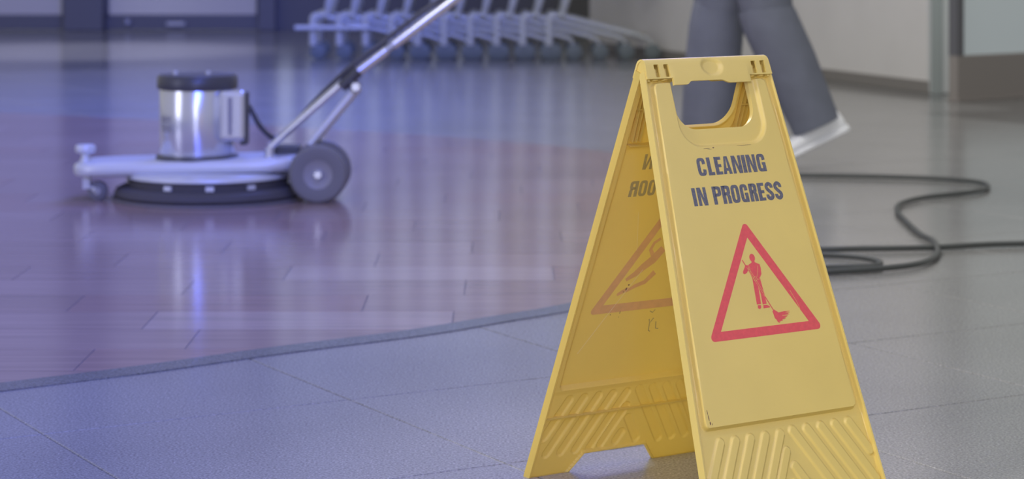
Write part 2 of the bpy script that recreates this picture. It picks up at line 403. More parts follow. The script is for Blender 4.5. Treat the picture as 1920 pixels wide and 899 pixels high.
def shell(name, Po, Pi, keep, m, parent, sharp=38):
    ny, nx = Po.shape[:2]; N = ny * nx
    idx = np.arange(N).reshape(ny, nx)
    k = keep
    a, b, c, d = idx[:-1, :-1][k], idx[:-1, 1:][k], idx[1:, 1:][k], idx[1:, :-1][k]
    fo = np.stack([a, b, c, d], 1); fi = np.stack([d, c, b, a], 1) + N
    kp = np.zeros((ny + 1, nx + 1), bool); kp[1:-1, 1:-1] = k
    walls = []
    e = kp[1:, 1:-1] & ~kp[:-1, 1:-1]; A, B = idx[:, :-1][e], idx[:, 1:][e]; walls.append(np.stack([B, A, A + N, B + N], 1))
    e = ~kp[1:, 1:-1] & kp[:-1, 1:-1]; A, B = idx[:, :-1][e], idx[:, 1:][e]; walls.append(np.stack([A, B, B + N, A + N], 1))
    e = kp[1:-1, 1:] & ~kp[1:-1, :-1]; A, B = idx[:-1, :][e], idx[1:, :][e]; walls.append(np.stack([A, B, B + N, A + N], 1))
    e = ~kp[1:-1, 1:] & kp[1:-1, :-1]; A, B = idx[:-1, :][e], idx[1:, :][e]; walls.append(np.stack([B, A, A + N, B + N], 1))
    F = np.concatenate([fo, fi] + walls); V = np.concatenate([Po.reshape(-1, 3), Pi.reshape(-1, 3)])
    used = np.zeros(2 * N, bool); used[F.ravel()] = True
    rm = np.cumsum(used) - 1; V = V[used]; F = rm[F]
    me = bpy.data.meshes.new(name)
    me.vertices.add(len(V)); me.vertices.foreach_set('co', V.ravel())
    me.loops.add(F.size); me.loops.foreach_set('vertex_index', F.ravel().astype(np.int32))
    me.polygons.add(len(F)); me.polygons.foreach_set('loop_start', np.arange(0, F.size, 4, dtype=np.int32))
    me.update(calc_edges=True); me.validate()
    bm = bmesh.new(); bm.from_mesh(me); bmesh.ops.recalc_face_normals(bm, faces=bm.faces); bm.to_mesh(me); bm.free()
    me.materials.append(M[m] if isinstance(m, str) else m); me.shade_smooth(); me.set_sharp_from_angle(angle=R(sharp))
    return link(name, me, parent)
def halfw(S): return (WT / 2 + (WBt - WT) / 2 * S / (SL * 1000)) * 0 + (105.4 + 45.3 * S / 640.)
def gapdist(U, S):              # cut-out between the feet, negative inside the gap
    hwid = 53 + 24 * np.clip((S - 609) / 31, 0, 2)
    return np.maximum((np.abs(U + 9) - hwid) * .79, 609 - S)
def holedist(U, S): return sd_rbox(U - 1, S - 70, 66.5, 41.5, 30)
def voids(U, S): return np.minimum(gapdist(U, S), np.where(S < 55, np.abs(U - 1) - 66.5, holedist(U, S)))   # <0 is void
def height(U, S, side):
    W = halfw(S); e = W - np.abs(U)
    web = -8.0 + 0 * U
    # poster face with U-shaped notch for the handle
    hwp = W - 11.0
    p = sd_rbox(U, S - 273.5, 1e9, 229.5, 8)
    q = np.abs(U) - hwp
    r = 10.; pc = 503 - S
    qx = q + r; qy = np.abs(S - 273.5) - 229.5 + r
    pd = np.hypot(np.maximum(qx, 0), np.maximum(qy, 0)) + np.minimum(np.maximum(qx, qy), 0) - r
    nd = sd_rbox(U - 5.5, S - 60, 72.5, 75.5, 32)
    P_ = 1 - sstep(-3.6, 0, pd)
    wv = web * (1 - P_)
    notch = (1 - sstep(-2.5, 2.5, nd)) * P_
    wv = wv - 5.6 * notch
    # lower zone comes up a little and carries raised diagonal ribs
    low = sstep(503, 512, S); wv = wv + low * 1.5 * sstep(2, 6, e)
    dist = np.full(U.shape, 1e9)
    for k in range(5):
        u0 = -106 + 24.8 * k; ln = min((603 - 520) / .877, (u0 + 136) / .48 if u0 < -100 else 1e9)
        dist = np.minimum(dist, capsule(U, S, (u0, 520), (u0 - .48 * ln, 520 + .877 * ln)))
        u0 = 14.5 + 24.2 * k; ln = min((603 - 518) / .84, (137 - u0) / .54)
        dist = np.minimum(dist, capsule(U, S, (u0, 518), (u0 + .54 * ln, 518 + .84 * ln)))
    for a, b in (((-3, 543), (-34, 600)), ((6, 563), (28, 598)), ((-1, 585), (-8, 598))): dist = np.minimum(dist, capsule(U, S, a, b))
    wv = wv + low * 2.8 * (1 - sstep(5.2, 7.6, dist))
    rim = 1 - sstep(2.2, 4.2, e); wv = wv * (1 - rim)
    return wv
def panel(side, name, m, parent):
    nx, ny = 236, 500
    vv = np.linspace(30, 640, ny); uu = np.linspace(-1, 1, nx)
    S = np.repeat(vv[:, None], nx, 1); U = uu[None, :] * halfw(S)
    # cells kept where their centre is solid, border vertices snapped onto the true outline
    uc = (U[:-1, :-1] + U[1:, 1:]) / 2; scn = (S[:-1, :-1] + S[1:, 1:]) / 2
    keep = voids(uc, scn) > 0
    kp = np.zeros((ny + 1, nx + 1), int); kp[1:-1, 1:-1] = keep
    cnt = kp[:-1, :-1] + kp[1:, :-1] + kp[:-1, 1:] + kp[1:, 1:]
    bd = (cnt > 0) & (cnt < 4) & (np.abs(voids(U, S)) < 2.2)
    for _ in range(3):
        d = voids(U, S); gx = (voids(U + .05, S) - voids(U - .05, S)) / .1; gy = (voids(U, S + .05) - voids(U, S - .05)) / .1
        gl = np.maximum(gx * gx + gy * gy, .2)
        U = np.where(bd, U - d * gx / gl, U); S = np.where(bd, np.minimum(S - d * gy / gl, 640), S)
    Hh = height(U, S, side)
    e = np.minimum(halfw(S) - np.abs(U), voids(U, S)); e = np.minimum(e, 640 - S + 0)
    Wi = np.where(e < 2.6, -13.0, np.minimum(Hh - 3.0, -3.0))
    Wi = np.where((S < 46), np.minimum(Wi, -6), Wi)
    Si = np.minimum(S, 640 + Wi * .353)
    return shell(name, sp(side, U / 1000, S / 1000, Hh / 1000), sp(side, U / 1000, Si / 1000, Wi / 1000), keep, m, parent)
front = panel(1, 'front_panel', 'yellow', sign)
rear = panel(-1, 'rear_panel', 'yellowin', sign)
front['label'] = 'front leaf with black lettering and red triangle'; rear['label'] = 'rear leaf seen from its ribbed inner side'

# hinge bar: rounded saddle over both leaves, with thumb dimple, hinge slots and stepped lower edge
def bar():
    nx, ny = 230, 110
    rr = 11.0; al = math.asin(SA / SL); off = 1.2
    # profile: straight down the front, arc over the top, straight down the rear; t = signed arc length
    topz = SH * 1000 - 13.0
    cz = topz - rr; L1 = 44.0
    ph = math.pi / 2 - al                      # half arc
    arc = rr * ph
    tt = np.linspace(-(arc + L1), arc + L1, ny); uu = np.linspace(-1, 1, nx)
    Tm = np.repeat(tt[:, None], nx, 1)
    # slope distance of each row (from sharp apex) for edge shaping
    Wd = 104.5 + 45.3 * (np.abs(Tm) * .95 + 8) / 640.
    U = uu[None, :] * Wd
    s_eq = np.abs(Tm) - arc + 27.0             # slope coordinate of the straight part
    def low(U):                                # lower edge in slope mm
        b = 46 + 0 * U
        b = np.where(np.abs(U) < 66, 56, b)
        b = b - 4.5 * sstep(-44, -36, U) * (1 - sstep(14, 30, U))
        return b
    def slot(U, s):
        d = 1e9 + 0 * U
        for c in (-88.8, -72.6, 77.5, 93.3): d = np.minimum(d, sd_rbox(U - c, s - 35.2, 4.0, 8.8, 1.0))
        return d
    def vd_(U, Tm):
        s = np.abs(Tm) - arc + 27.0
        return np.minimum(low(U) - s, np.where(Tm > 0, slot(U, s), 1e9))
    uc = (U[:-1, :-1] + U[1:, 1:]) / 2; tc = (Tm[:-1, :-1] + Tm[1:, 1:]) / 2
    keep = vd_(uc, tc) > 0
    kp = np.zeros((ny + 1, nx + 1), int); kp[1:-1, 1:-1] = keep
    cnt = kp[:-1, :-1] + kp[1:, :-1] + kp[:-1, 1:] + kp[1:, 1:]
    bd = (cnt > 0) & (cnt < 4) & (np.abs(vd_(U, Tm)) < 1.6)
    for _ in range(3):
        d = vd_(U, Tm); gx = (vd_(U + .05, Tm) - vd_(U - .05, Tm)) / .1; gy = (vd_(U, Tm + .05) - vd_(U, Tm - .05)) / .1
        gl = np.maximum(gx * gx + gy * gy, .2); U = np.where(bd, U - d * gx / gl, U); Tm = np.where(bd, Tm - d * gy / gl, Tm)
    sgn = np.sign(Tm); ta = np.abs(Tm); th = np.minimum(ta, arc) / rr; ext = np.maximum(ta - arc, 0)
    ny_, nz_ = np.sin(th) * -sgn * -1, np.cos(th)          # outward normal (y, z); Tm>0 = front (-y)
    ny_ = -sgn * np.sin(th)
    y = rr * ny_ - sgn * ext * math.sin(al); z = cz + rr * nz_ - ext * math.cos(al)
    # bulge and dimple
    s = ta - arc + 27.0
    bul = 2.2 * np.sin(np.clip(ext / L1, 0, 1) * math.pi) * (1 - sstep(62, 74, np.abs(U)))
    dm = np.hypot((U - 4.5) / 20.5, (s - 32) / 15.0)
    bul = bul - 3.6 * (1 - sstep(.55, 1.0, dm)) * (Tm > 0)
    inn = bul - 3.0
    Po = np.stack([U, y + ny_ * bul, z + nz_ * bul], -1) / 1000; Pi = np.stack([U, y + ny_ * inn, z + nz_ * inn], -1) / 1000
    return shell('handle_bar', Po, Pi, keep, 'yellow', sign, 45)
hb = bar()
# hinge knuckles inside the slots
for c in (-88.8, -72.6, 77.5, 93.3):
    kb = MB(); y = lambda s, w: sp(1, c / 1000, s / 1000, w / 1000)
    kb.tube([y(27, -7), y(43, -7)], .0052, 10); kb.box(y(35, -8.5) + np.array([.0026, 0, 0]), (.0022, .006, .016))
    kb.build('hinge_knuckle', 'yellow', hb, smooth=40)
# solid end cheeks closing the hollow of the bar, an inverted V
for sg in (-1, 1):
    al = math.asin(SA / SL); rr = .0104; cz = SH - .013 - .011; prof = []
    lowo = sp(1, 0, .044, -.0016)[1:]; lowi = sp(1, 0, .044, -.0125)[1:]
    prof = [tuple(lowi), tuple(lowo)] + [(-rr * math.cos(a), cz + rr * math.sin(a)) for a in np.linspace(al, math.pi - al, 13)] + [(-lowo[0], lowo[1]), (-lowi[0], lowi[1]), (0, SH - .040)]
    cbm = MB(); x0_ = sg * .1045; x1_ = sg * .1005; nn = len(prof)
    cbm.add([(x0_, p[0], p[1]) for p in prof] + [(x1_, p[0], p[1]) for p in prof], [tuple(range(nn)), tuple(range(nn, 2 * nn))[::-1]] + [(i, (i + 1) % nn, nn + (i + 1) % nn, nn + i) for i in range(nn)])
    cbm.build('end_cheek', 'yellow', hb)
# end cheeks under the bar: short webs where the leaves meet
def quadbox(side, u0, u1, s0, s1, w0, w1):
    v = [sp(side, u / 1000, s / 1000, w / 1000) for w in (w0, w1) for s in (s0, s1) for u in (u0, u1)]
    return v, [(0, 2, 3, 1), (4, 5, 7, 6), (0, 1, 5, 4), (2, 6, 7, 3), (0, 4, 6, 2), (1, 3, 7, 5)]
for side, leaf, mm in ((1, front, 'yellow'), (-1, rear, 'yellowin')):
    fb = MB()
    for sg in (-1, 1):
        for uo in (81, 87.5, 94): fb.add(*quadbox(side, sg * uo - .8, sg * uo + .8, 52, 131, -10.5, -2.9))
        fb.add(*quadbox(side, min(sg * 80, sg * 98), max(sg * 80, sg * 98), 82, 83.6, -11.5, -2.9))
    fb.add(*quadbox(side, -98, 98, 135.5, 137, -11.2, -2.9))
    fb.add(*quadbox(side, -140, 140, 545, 546.8, -12.6, -7.6))
    o = fb.build('stiffening_ribs', mm, leaf); o['kind'] = 'stuff'

# --- printing (flat, a tenth of a millimetre proud)
class Print:
    def __init__(s, side=1, w=.16): s.p = []; s.f = []; s.lv = []; s.lay = 0; s.side = side; s.w = w
    def poly(s, pts, bump=True):
        s.lay += bump; s.lv += [s.lay * .004] * len(pts)
        n = len(s.p); s.p += pts; s.f.append(tuple(range(n, n + len(pts)))); return s
    def rect(s, x0, y0, x1, y1): return s.poly([(x0, y0), (x1, y0), (x1, y1), (x0, y1)])
    def stroke(s, pts, wd):
        wd = wd if isinstance(wd, list) else [wd] * len(pts); L_, Rr = [], []
        for i, p in enumerate(pts):
            a = pts[max(i - 1, 0)]; b = pts[min(i + 1, len(pts) - 1)]; dx, dy = b[0] - a[0], b[1] - a[1]; l = math.hypot(dx, dy) or 1
            nx, ny = -dy / l * wd[i] / 2, dx / l * wd[i] / 2; L_.append((p[0] + nx, p[1] + ny)); Rr.append((p[0] - nx, p[1] - ny))
        for i in range(len(pts) - 1): s.poly([L_[i], L_[i + 1], Rr[i + 1], Rr[i]], i == 0)
        return s
    def ring(s, x0, y0, x1, y1, sx, sy, drop=None, n=72, e=.62):
        cx, cy = (x0 + x1) / 2, (y0 + y1) / 2; hx, hy = (x1 - x0) / 2, (y1 - y0) / 2
        def pt(a, rx, ry, ee):
            c, q = math.cos(a), math.sin(a)
            return (cx + rx * math.copysign(abs(c) ** ee, c), cy + ry * math.copysign(abs(q) ** (ee * .75), q))
        for k in range(n):
            a, b = 2 * math.pi * k / n, 2 * math.pi * (k + 1) / n
            q = [pt(a, hx, hy, e), pt(b, hx, hy, e), pt(b, hx - sx, hy - sy, e * .8), pt(a, hx - sx, hy - sy, e * .8)]
            m = (sum(p[0] for p in q) / 4, sum(p[1] for p in q) / 4)
            if drop and drop(*m): continue
            s.poly(q, False)
        return s
    def ellipse(s, cx, cy, rx, ry, n=28): return s.poly([(cx + rx * math.cos(2 * math.pi * k / n), cy + ry * math.sin(2 * math.pi * k / n)) for k in range(n)])
    def build(s, name, m, parent, label=None):
        lv = s.lv if len(s.lv) == len(s.p) else [0] * len(s.p)
        v = [sp(s.side, a / 1000, b / 1000, (s.w + (l if s.w > 0 else -l)) / 1000) for (a, b), l in zip(s.p, lv)]
        me = bpy.data.meshes.new(name); me.from_pydata([tuple(q) for q in v], [], s.f)
        me.materials.append(M[m])
        bm = bmesh.new(); bm.from_mesh(me)
        nrm = Vector((0, -s.side * SH, SA)).normalized() * (1 if s.w > 0 else -1)
        bmesh.ops.recalc_face_normals(bm, faces=bm.faces)
        for f_ in bm.faces:
            if f_.normal.dot(nrm) < 0: f_.normal_flip()
        bm.to_mesh(me); bm.free()
        o = link(name, me, parent)
        if label: o['label'] = label
        return o
def glyph(P, ch, x0, x1, y0, y1, st=5.9, mir=1):
    w_, hh = x1 - x0, y1 - y0; X_ = lambda a: x0 + a * w_; Y_ = lambda a: y0 + a * hh
    hb_ = st * .72
    if ch == 'I': P.rect(x0, y0, x1, y1)
    elif ch == 'L': P.rect(x0, y0, x0 + st, y1); P.rect(x0 + st, y1 - hb_, x1, y1)
    elif ch == 'E':
        P.rect(x0, y0, x0 + st, y1)
        for a in (y0, (y0 + y1 - hb_) / 2, y1 - hb_): P.rect(x0 + st, a, x1 - (.6 if a != y0 and a != y1 - hb_ else 0), a + hb_)
    elif ch == 'N':
        P.rect(x0, y0, x0 + st * .85, y1); P.rect(x1 - st * .85, y0, x1, y1)
        P.poly([(x0 + st * .4, y0), (x0 + st * 1.05, y0), (x1 - st * .4, y1), (x1 - st * 1.05, y1)])
    elif ch == 'A':
        m = (x0 + x1) / 2; t = st * .5
        P.poly([(m - t, y0), (m + .2, y0), (x0 + st * .9, y1), (x0, y1)]); P.poly([(m - .2, y0), (m + t, y0), (x1, y1), (x1 - st * .9, y1)])
        P.rect(x0 + w_ * .27, Y_(.66), x1 - w_ * .27, Y_(.82))
    elif ch == 'O': P.ring(x0, y0, x1, y1, st * .9, hb_)
    elif ch == 'C': P.ring(x0, y0, x1, y1, st * .9, hb_, lambda a, b: a > (x0 + x1) / 2 and Y_(.36) < b < Y_(.63))
    elif ch == 'G':
        P.ring(x0, y0, x1, y1, st * .9, hb_, lambda a, b: a > (x0 + x1) / 2 and Y_(.34) < b < Y_(.5))
        P.rect(X_(.55), Y_(.48), x1 - .5, Y_(.62)); P.rect(x1 - st * .62, Y_(.55), x1, y1)
    elif ch in 'PR':
        P.rect(x0, y0, x0 + st, y1)
        P.ring(x0 - 3, y0, x1, Y_(.57 if ch == 'P' else .54), st * .9, hb_, lambda a, b: a < x0 + st * .6)
        if ch == 'R': P.poly([(x1 - st * 1.25, Y_(.5)), (x1 - st * .3, Y_(.48)), (x1, Y_(.62)), (x1 + .2, y1), (x1 - st * .95, y1), (x1 - st * .98, Y_(.62))])
    elif ch == 'S':
        r = st * .45; l, rr_ = x0 + r, x1 - r; m = (x0 + x1) / 2; t, bt = y0 + hb_ / 2, y1 - hb_ / 2
        pts = [(rr_, Y_(.32)), (rr_, Y_(.22)), (rr_ - 1.2, t + 1.3), (m, t), (l + 1.2, t + 1.3), (l, Y_(.22)), (l + .3, Y_(.33)), (m - 1.4, Y_(.45)), (m + 1.4, Y_(.56)), (rr_ - .3, Y_(.67)), (rr_, Y_(.78)), (rr_ - 1.2, bt - 1.3), (m, bt), (l + 1.2, bt - 1.3), (l, Y_(.78)), (l, Y_(.68))]
        sm = [(p.x, p.y) for p in spline([(a, b, 0) for a, b in pts], 5)]
        P.stroke(sm, st * .88)
def text(P, spec, y0, y1, **k):
    for ch, a, b in spec: glyph(P, ch, a, b, y0, y1, **k)
P1 = Print()
text(P1, [('C', -53.6, -39.6), ('L', -36.8, -26.2), ('E', -24, -12.6), ('A', -11.4, 3.4), ('N', 5.3, 21.4), ('I', 22.8, 29), ('N', 30.7, 46.3), ('G', 48.3, 62.6)], 151.8, 176.2)
P1.build('lettering', 'black', front, 'black lettering CLEANING')
P2 = Print()
text(P2, [('I', -71.8, -65.8), ('N', -63.4, -48.2), ('P', -37.9, -23.4), ('R', -22.2, -8.2), ('O', -6.6, 7.0), ('G', 8.8, 21.9), ('R', 24.3, 37.4), ('E', 39.3, 50.6), ('S', 52.2, 65.8), ('S', 67.4, 81.0)], 191.4, 215.9)
P2.build('lettering', 'black', front, 'black lettering IN PROGRESS')
def tri(P, ti, to, r):
    # ti: inner corners, to: outer sharp corners
    n = 3; arcs = []
    for i in range(3):
        c = Vector(to[i]); a = (Vector(to[i - 1]) - c).normalized(); b = (Vector(to[(i + 1) % 3]) - c).normalized()
        ha = a.angle(b) / 2; d = r / math.tan(ha); ctr = c + (a + b).normalized() * (r / math.sin(ha))
        p0 = c + a * d; p1 = c + b * d; A0 = math.atan2(*(p0 - ctr).yx); A1 = math.atan2(*(p1 - ctr).yx)
        while A1 - A0 > math.pi: A1 -= 2 * math.pi
        while A1 - A0 < -math.pi: A1 += 2 * math.pi
        arcs.append([(ctr.x + r * math.cos(A0 + (A1 - A0) * k / 8), ctr.y + r * math.sin(A0 + (A1 - A0) * k / 8)) for k in range(9)])
    for i in range(3):
        for k in range(8): P.poly([ti[i], arcs[i][k], arcs[i][k + 1]], False)
        j = (i + 1) % 3; P.poly([ti[i], arcs[i][8], arcs[j][0], ti[j]], False)
TI = [(4.1, 263.1), (-72.1, 381.6), (76.8, 381.7)]; TO = [(4.4, 240.2), (-94.2, 393.6), (99.0, 393.6)]
P3 = Print(); tri(P3, TI, TO, 5.2); P3.build('warning_triangle', 'red', front)
P4 = Print()
P4.ellipse(4.9, 290.5, 4.6, 5.3); P4.poly([(2.6, 294), (7.4, 294), (7.8, 297.6), (2.2, 297.6)])
P4.poly([(2.2, 296.8), (7.8, 296.8), (15.0, 300.0), (15.6, 305), (14.6, 313), (10.4, 318), (-2.2, 318), (-4.2, 310), (-4.8, 303), (-4.6, 299.6)])
P4.poly([(-4.7, 299.8), (-9.4, 299.2), (-10.8, 301.8), (-15.4, 307.6), (-15.6, 310), (-13.2, 311.2), (-9.2, 309.6), (-5.2, 305.5)])
P4.poly([(-2.2, 318), (4.4, 318), (4.6, 332), (3.0, 352.2), (-4.0, 352.2), (-3.4, 340)])
P4.poly([(3.6, 318), (10.6, 318), (11.9, 336), (12.6, 352.6), (5.6, 353.0), (6.2, 339.0), (4.4, 326)])
P4.poly([(-3.0, 353.4), (2.4, 353.4), (2.0, 357.0), (-.5, 358.8), (-3.4, 357.2)])
P4.poly([(6.2, 353.8), (12.4, 354), (17.0, 356.6), (16.4, 358.0), (5.6, 358.2)])
P4.stroke([(-12.6, 292.2), (21.4, 362.0)], 1.5)
mop = [(19.3, 363.4), (22.4, 361.2), (25.5, 363.2), (32, 367.8), (34, 372), (33, 377), (27, 377.2), (21, 373)]
P4.poly(mop)
random.seed(3)
for k in range(15):
    t = k / 14; x1 = 48 - 22 * t ** 1.4; y1 = 365.4 + 14.4 * t ** .8; x0, y0_ = 29 - 5 * t, 367 + 7 * t
    P4.stroke([(x0, y0_), ((x0 + x1) / 2, (y0_ + y1) / 2 + random.uniform(-.9, .9)), (x1 + random.uniform(-1.5, 1.5), y1)], [2.6, 1.5, .5])
P4.build('pictogram', 'red', front, 'red figure of a person mopping')
P5 = Print(w=.36)               # thin plastic-coloured lines inside the figure
for pts in ([(-10.4, 299.2), (21.9, 364)], ):
    for o_ in (-1.25, 1.25): P5.stroke([(-6.6 + o_, 302.2), (13.4 + o_, 343.4)], .38)
P5.stroke([(-4.0, 299.8), (-2.6, 304.5), (-3.4, 309.6)], .4); P5.stroke([(10.8, 301.4), (9.2, 308.6), (5.6, 316.4)], .4)
P5.stroke([(-1, 317.4), (1.4, 315.4), (4.4, 316.2), (5.6, 319), (3.4, 322), (.6, 321), (-1, 317.4)], .42)
P5.stroke([(5.6, 319), (8.6, 319.8), (9.8, 317)], .42); P5.stroke([(56.2, 338.5), (63.2, 353.6), (66.4, 364)], .5)
P5.build('pictogram_lines', 'yellow', front)['kind'] = 'stuff'
P6 = Print(w=.2)
for x, y, a, b in ((-122, 480, .5, 3.5), (-121.5, 487, .7, 4), (-120.8, 494, 1.0, 2.2), (-117.5, 495.5, .5, 1.4), (-21.5, 139.2, 1.5, .9), (-33, 139.6, 6, .28), (31, 138.4, 13, .26), (-28, 141, 4, .2)): P6.ellipse(x + 1.2, y, a, b, 10)
P6.build('scuff_marks', 'scuff', front)['kind'] = 'stuff'
# show-through printing on the inner side of the rear leaf
Q = Print(-1, -3.12)
def mirrored(ch, a, b, y0, y1):
    t = Print(); glyph(t, ch, -b, -a, y0, y1, st=5.4)
    n = len(Q.p); Q.p += [(-x, y) for x, y in t.p]; Q.f += [tuple(i + n for i in f_) for f_ in t.f]
mirrored('N', -62, -46, 153, 176)
for ch, a, b in (('R', -76, -62), ('O', -60, -46.5), ('O', -44.5, -31)): mirrored(ch, a, b, 192.5, 216)
Q.build('faded_lettering', 'fadeblack', rear, 'faint mirrored letters showing through')
Q = Print(-1, -3.08); tri(Q, [(-1, 258), (-78, 380), (72, 380)], [(-1, 236), (-101, 393), (95, 393)], 5)
Q.build('faded_triangle', 'fadered', rear)
Q = Print(-1, -3.10)            # slipping figure inside that triangle
Q.stroke([(-48, 344), (-34, 336), (-22, 326), (-8, 316), (6, 300)], [5, 9, 12, 14, 12]); Q.stroke([(-44, 362), (-30, 355), (-14, 350), (0, 336)], [3.5, 6, 7, 9])
Q.stroke([(-58, 366), (-50, 362), (-40, 358)], [4, 6, 5]); Q.stroke([(-8, 312), (-16, 300), (-12, 290), (-2, 284)], [7, 6, 5, 4]); Q.ellipse(18, 286, 7, 8)
Q.build('faded_pictogram', 'fadered', rear)
Q = Print(-1, -3.2)
Q.stroke([(-22, 330), (-70, 400), (-105, 452)], .55); Q.stroke([(-40, 300), (-52, 240)], .35)
Q.build('scratch_marks', 'scratch', rear)['kind'] = 'stuff'
Q = Print(-1, -3.25)
for x, y, a, b in ((-44, 358, 1.2, 2.4), (-41, 352, 1.5, 1.2), (-48, 362, .7, .9), (-62, 396, .5, 1.4), (-46, 394, .5, 2.4), (-47, 401, .4, .8)): Q.ellipse(x, y, a, b, 9)
Q.build('scuff_marks', 'scuff', rear)['kind'] = 'stuff'
Q = Print(-1, -3.22); Q.stroke([(9, 410), (11, 417), (15, 411), (17, 409)], 1.6); Q.stroke([(11, 417), (12, 428), (15, 430)], 1.5); Q.stroke([(7, 397), (12, 400), (16, 396)], 1.4); Q.stroke([(22, 415), (24, 426), (29, 427)], 1.5)
Q.build('pen_marks', 'fadeblack', rear)['kind'] = 'stuff'

# ------------------------------------------------------------------ floor polishing machine
mx_, my_ = -.875, 6.50; K = my_ / FPX
mach = empty('floor_polisher', (mx_, my_, 0))
tag(mach, 'floor polishing machine with steel motor drum, black cap and grey rear wheels', 'machine')
def mp(px, py, Y=6.45):         # machine-local point seen at a pixel, at depth Y
    return Vector(((px - 960) * Y / FPX - mx_, Y - my_, HC - (py - HY) * Y / FPX))
# deck: long rounded bar-shaped body that tapers towards the wheels
dk = MB(); n = 40; pts = []
x0, x1 = mp(131, 0, 6.4).x, mp(566, 0, 6.4).x
def stad(inset, z, sl=.018):
    out = []
    for k in range(n):
        a = 2 * math.pi * k / n; c, s_ = math.cos(a), math.sin(a)
        xx = (x0 + x1) / 2 + ((x1 - x0) / 2 - inset) * math.copysign(abs(c) ** .35, c); yy = (.128 - inset) * math.copysign(abs(s_) ** .5, s_)
        out.append((xx, yy, z + sl * (xx - x0) / (x1 - x0)))
    return out
rings = [stad(.012, .070), stad(.003, .074), stad(0, .084), stad(0, .096), stad(.004, .104), stad(.014, .108)]
vv = [p for r_ in rings for p in r_]
dk.add(vv, [(i * n + k, i * n + (k + 1) % n, (i + 1) * n + (k + 1) % n, (i + 1) * n + k) for i in range(5) for k in range(n)] + [tuple(range(n))[::-1], tuple(range(5 * n, 6 * n))])
deck = dk.build('deck', 'alu', mach, smooth=50)
# bulging housing under the deck, drive skirt and pad
MB().lathe([(.0, .083), (.20, .083), (.232, .078), (.236, .068), (.225, .062), (.0, .062)], (.012, .0, 0), n=64, cap=False).build('brush_housing', 'alu', mach, smooth=40)
MB().lathe([(.0, .064), (.222, .064), (.226, .058), (.226, .040), (.0, .040)], (.012, 0, 0), n=64, cap=False).build('drive_skirt', 'pad', mach, smooth=40)
pd = MB().lathe([(.0, .042), (.245, .042), (.262, .034), (.268, .020), (.262, .0095), (.25, .004), (0, .004)], (.012, 0, 0), n=72, cap=False).build('scrub_pad', 'pad', mach, smooth=40)
MB().lathe([(.262, .0105), (.2725, .010), (.2725, .003), (.262, .0025)], (.012, 0, 0), n=72, cap=False).build('pad_rim', 'padl', pd, smooth=40)
for a in (-112, -82, -52, 60, 90, 120, 180, 0):
    c = Vector((.012 + .228 * math.cos(R(a)), .228 * math.sin(R(a)), .051))
    MB().box(c, (.010, .024, .014), Matrix.Rotation(R(a), 3, 'Z')).build('pad_clip', 'alu', mach, bevel=.002)
# motor
MB().lathe([(.108, .098), (.116, .100), (.119, .108), (.117, .124), (.104, .126), (.0, .126)], (-.021, 0, 0), n=56, cap=False).build('motor_base', 'blk', mach, smooth=40)
mot = MB().lathe([(.0, .122), (.104, .122), (.107, .128), (.107, .312), (.104, .318), (.0, .318)], (-.021, 0, 0), n=64, cap=False).build('motor_drum', 'chrome', mach, smooth=40)
MB().lathe([(.100, .312), (.113, .314), (.115, .322), (.114, .346), (.108, .354), (.06, .357), (0, .358)], (-.021, 0, 0), n=64, cap=False).build('motor_cap', 'blk', mach, smooth=40)
for bx in (-.076, .017): MB().lathe([(.008, .355), (.009, .362), (.006, .367), (0, .367)], (bx, -.05, 0), n=12, cap=False).build('cap_bolt', 'alud', mach, smooth=40)
pl = MB()
for zc in (.205, .232):
    vs = []; 
    for i in range(9):
        a = R(-150 + i * 2.9)
        for z in (zc - .009, zc + .009): vs.append((-.021 + .1076 * math.cos(a), .1076 * math.sin(a), z))
    if zc < .21:
        pl.add(vs, [(2 * i, 2 * i + 2, 2 * i + 3, 2 * i + 1) for i in range(8)])
    else: pl.add(vs, [(2 * i, 2 * i + 2, 2 * i + 3, 2 * i + 1) for i in (0, 2, 3, 5, 7)])
o = pl.build('nameplate', 'hub', mot); o['label'] = 'small dark nameplate'
# chrome switch box on the right of the drum, with dark backing
cb = MB().box((.089, -.078, .243), (.074, .060, .142)).build('switch_box', 'chrome', mach, bevel=.012)
MB().box((.121, -.070, .235), (.022, .056, .150)).build('switch_box_backing', 'blk', mach, bevel=.006)
MB().box((.085, -.1092, .243), (.012, .003, .105)).build('switch_slot', 'hub', cb)
# front bumper post and caster
bp = mp(154, 297, 6.42)
MB().lathe([(.016, -.004), (.016, .014), (.012, .018), (.012, .030), (.026, .034), (.029, .040), (.029, .050), (.024, .056), (0, .057)], (bp.x, -.03, .100), n=28, cap=False).build('bumper_roller', 'alu', mach, smooth=45)
cf = MB(); cw = mp(181, 360, 6.42)
cf.box((cw.x - .030, -.06, .056), (.020, .034, .040)); cf.tube([(cw.x - .030, -.06, .048), (cw.x, -.078, .029)], .006, 8); cf.tube([(cw.x - .030, -.06, .048), (cw.x, -.042, .029)], .006, 8)
fk = cf.build('caster_fork', 'alu', mach, smooth=40)
cast = MB().lathe([(.0, -.012), (.022, -.012), (.028, -.008), (.029, 0), (.028, .008), (.022, .012), (0, .012)], (cw.x, -.06, .029), 'Y', 32, False).build('caster_wheel', 'rub', mach, smooth=40)
MB().lathe([(0, -.0135), (.010, -.0135), (.011, -.011), (0, -.011)], (cw.x, -.06, .029), 'Y', 16, False).build('caster_hub', 'alud', cast, smooth=40)
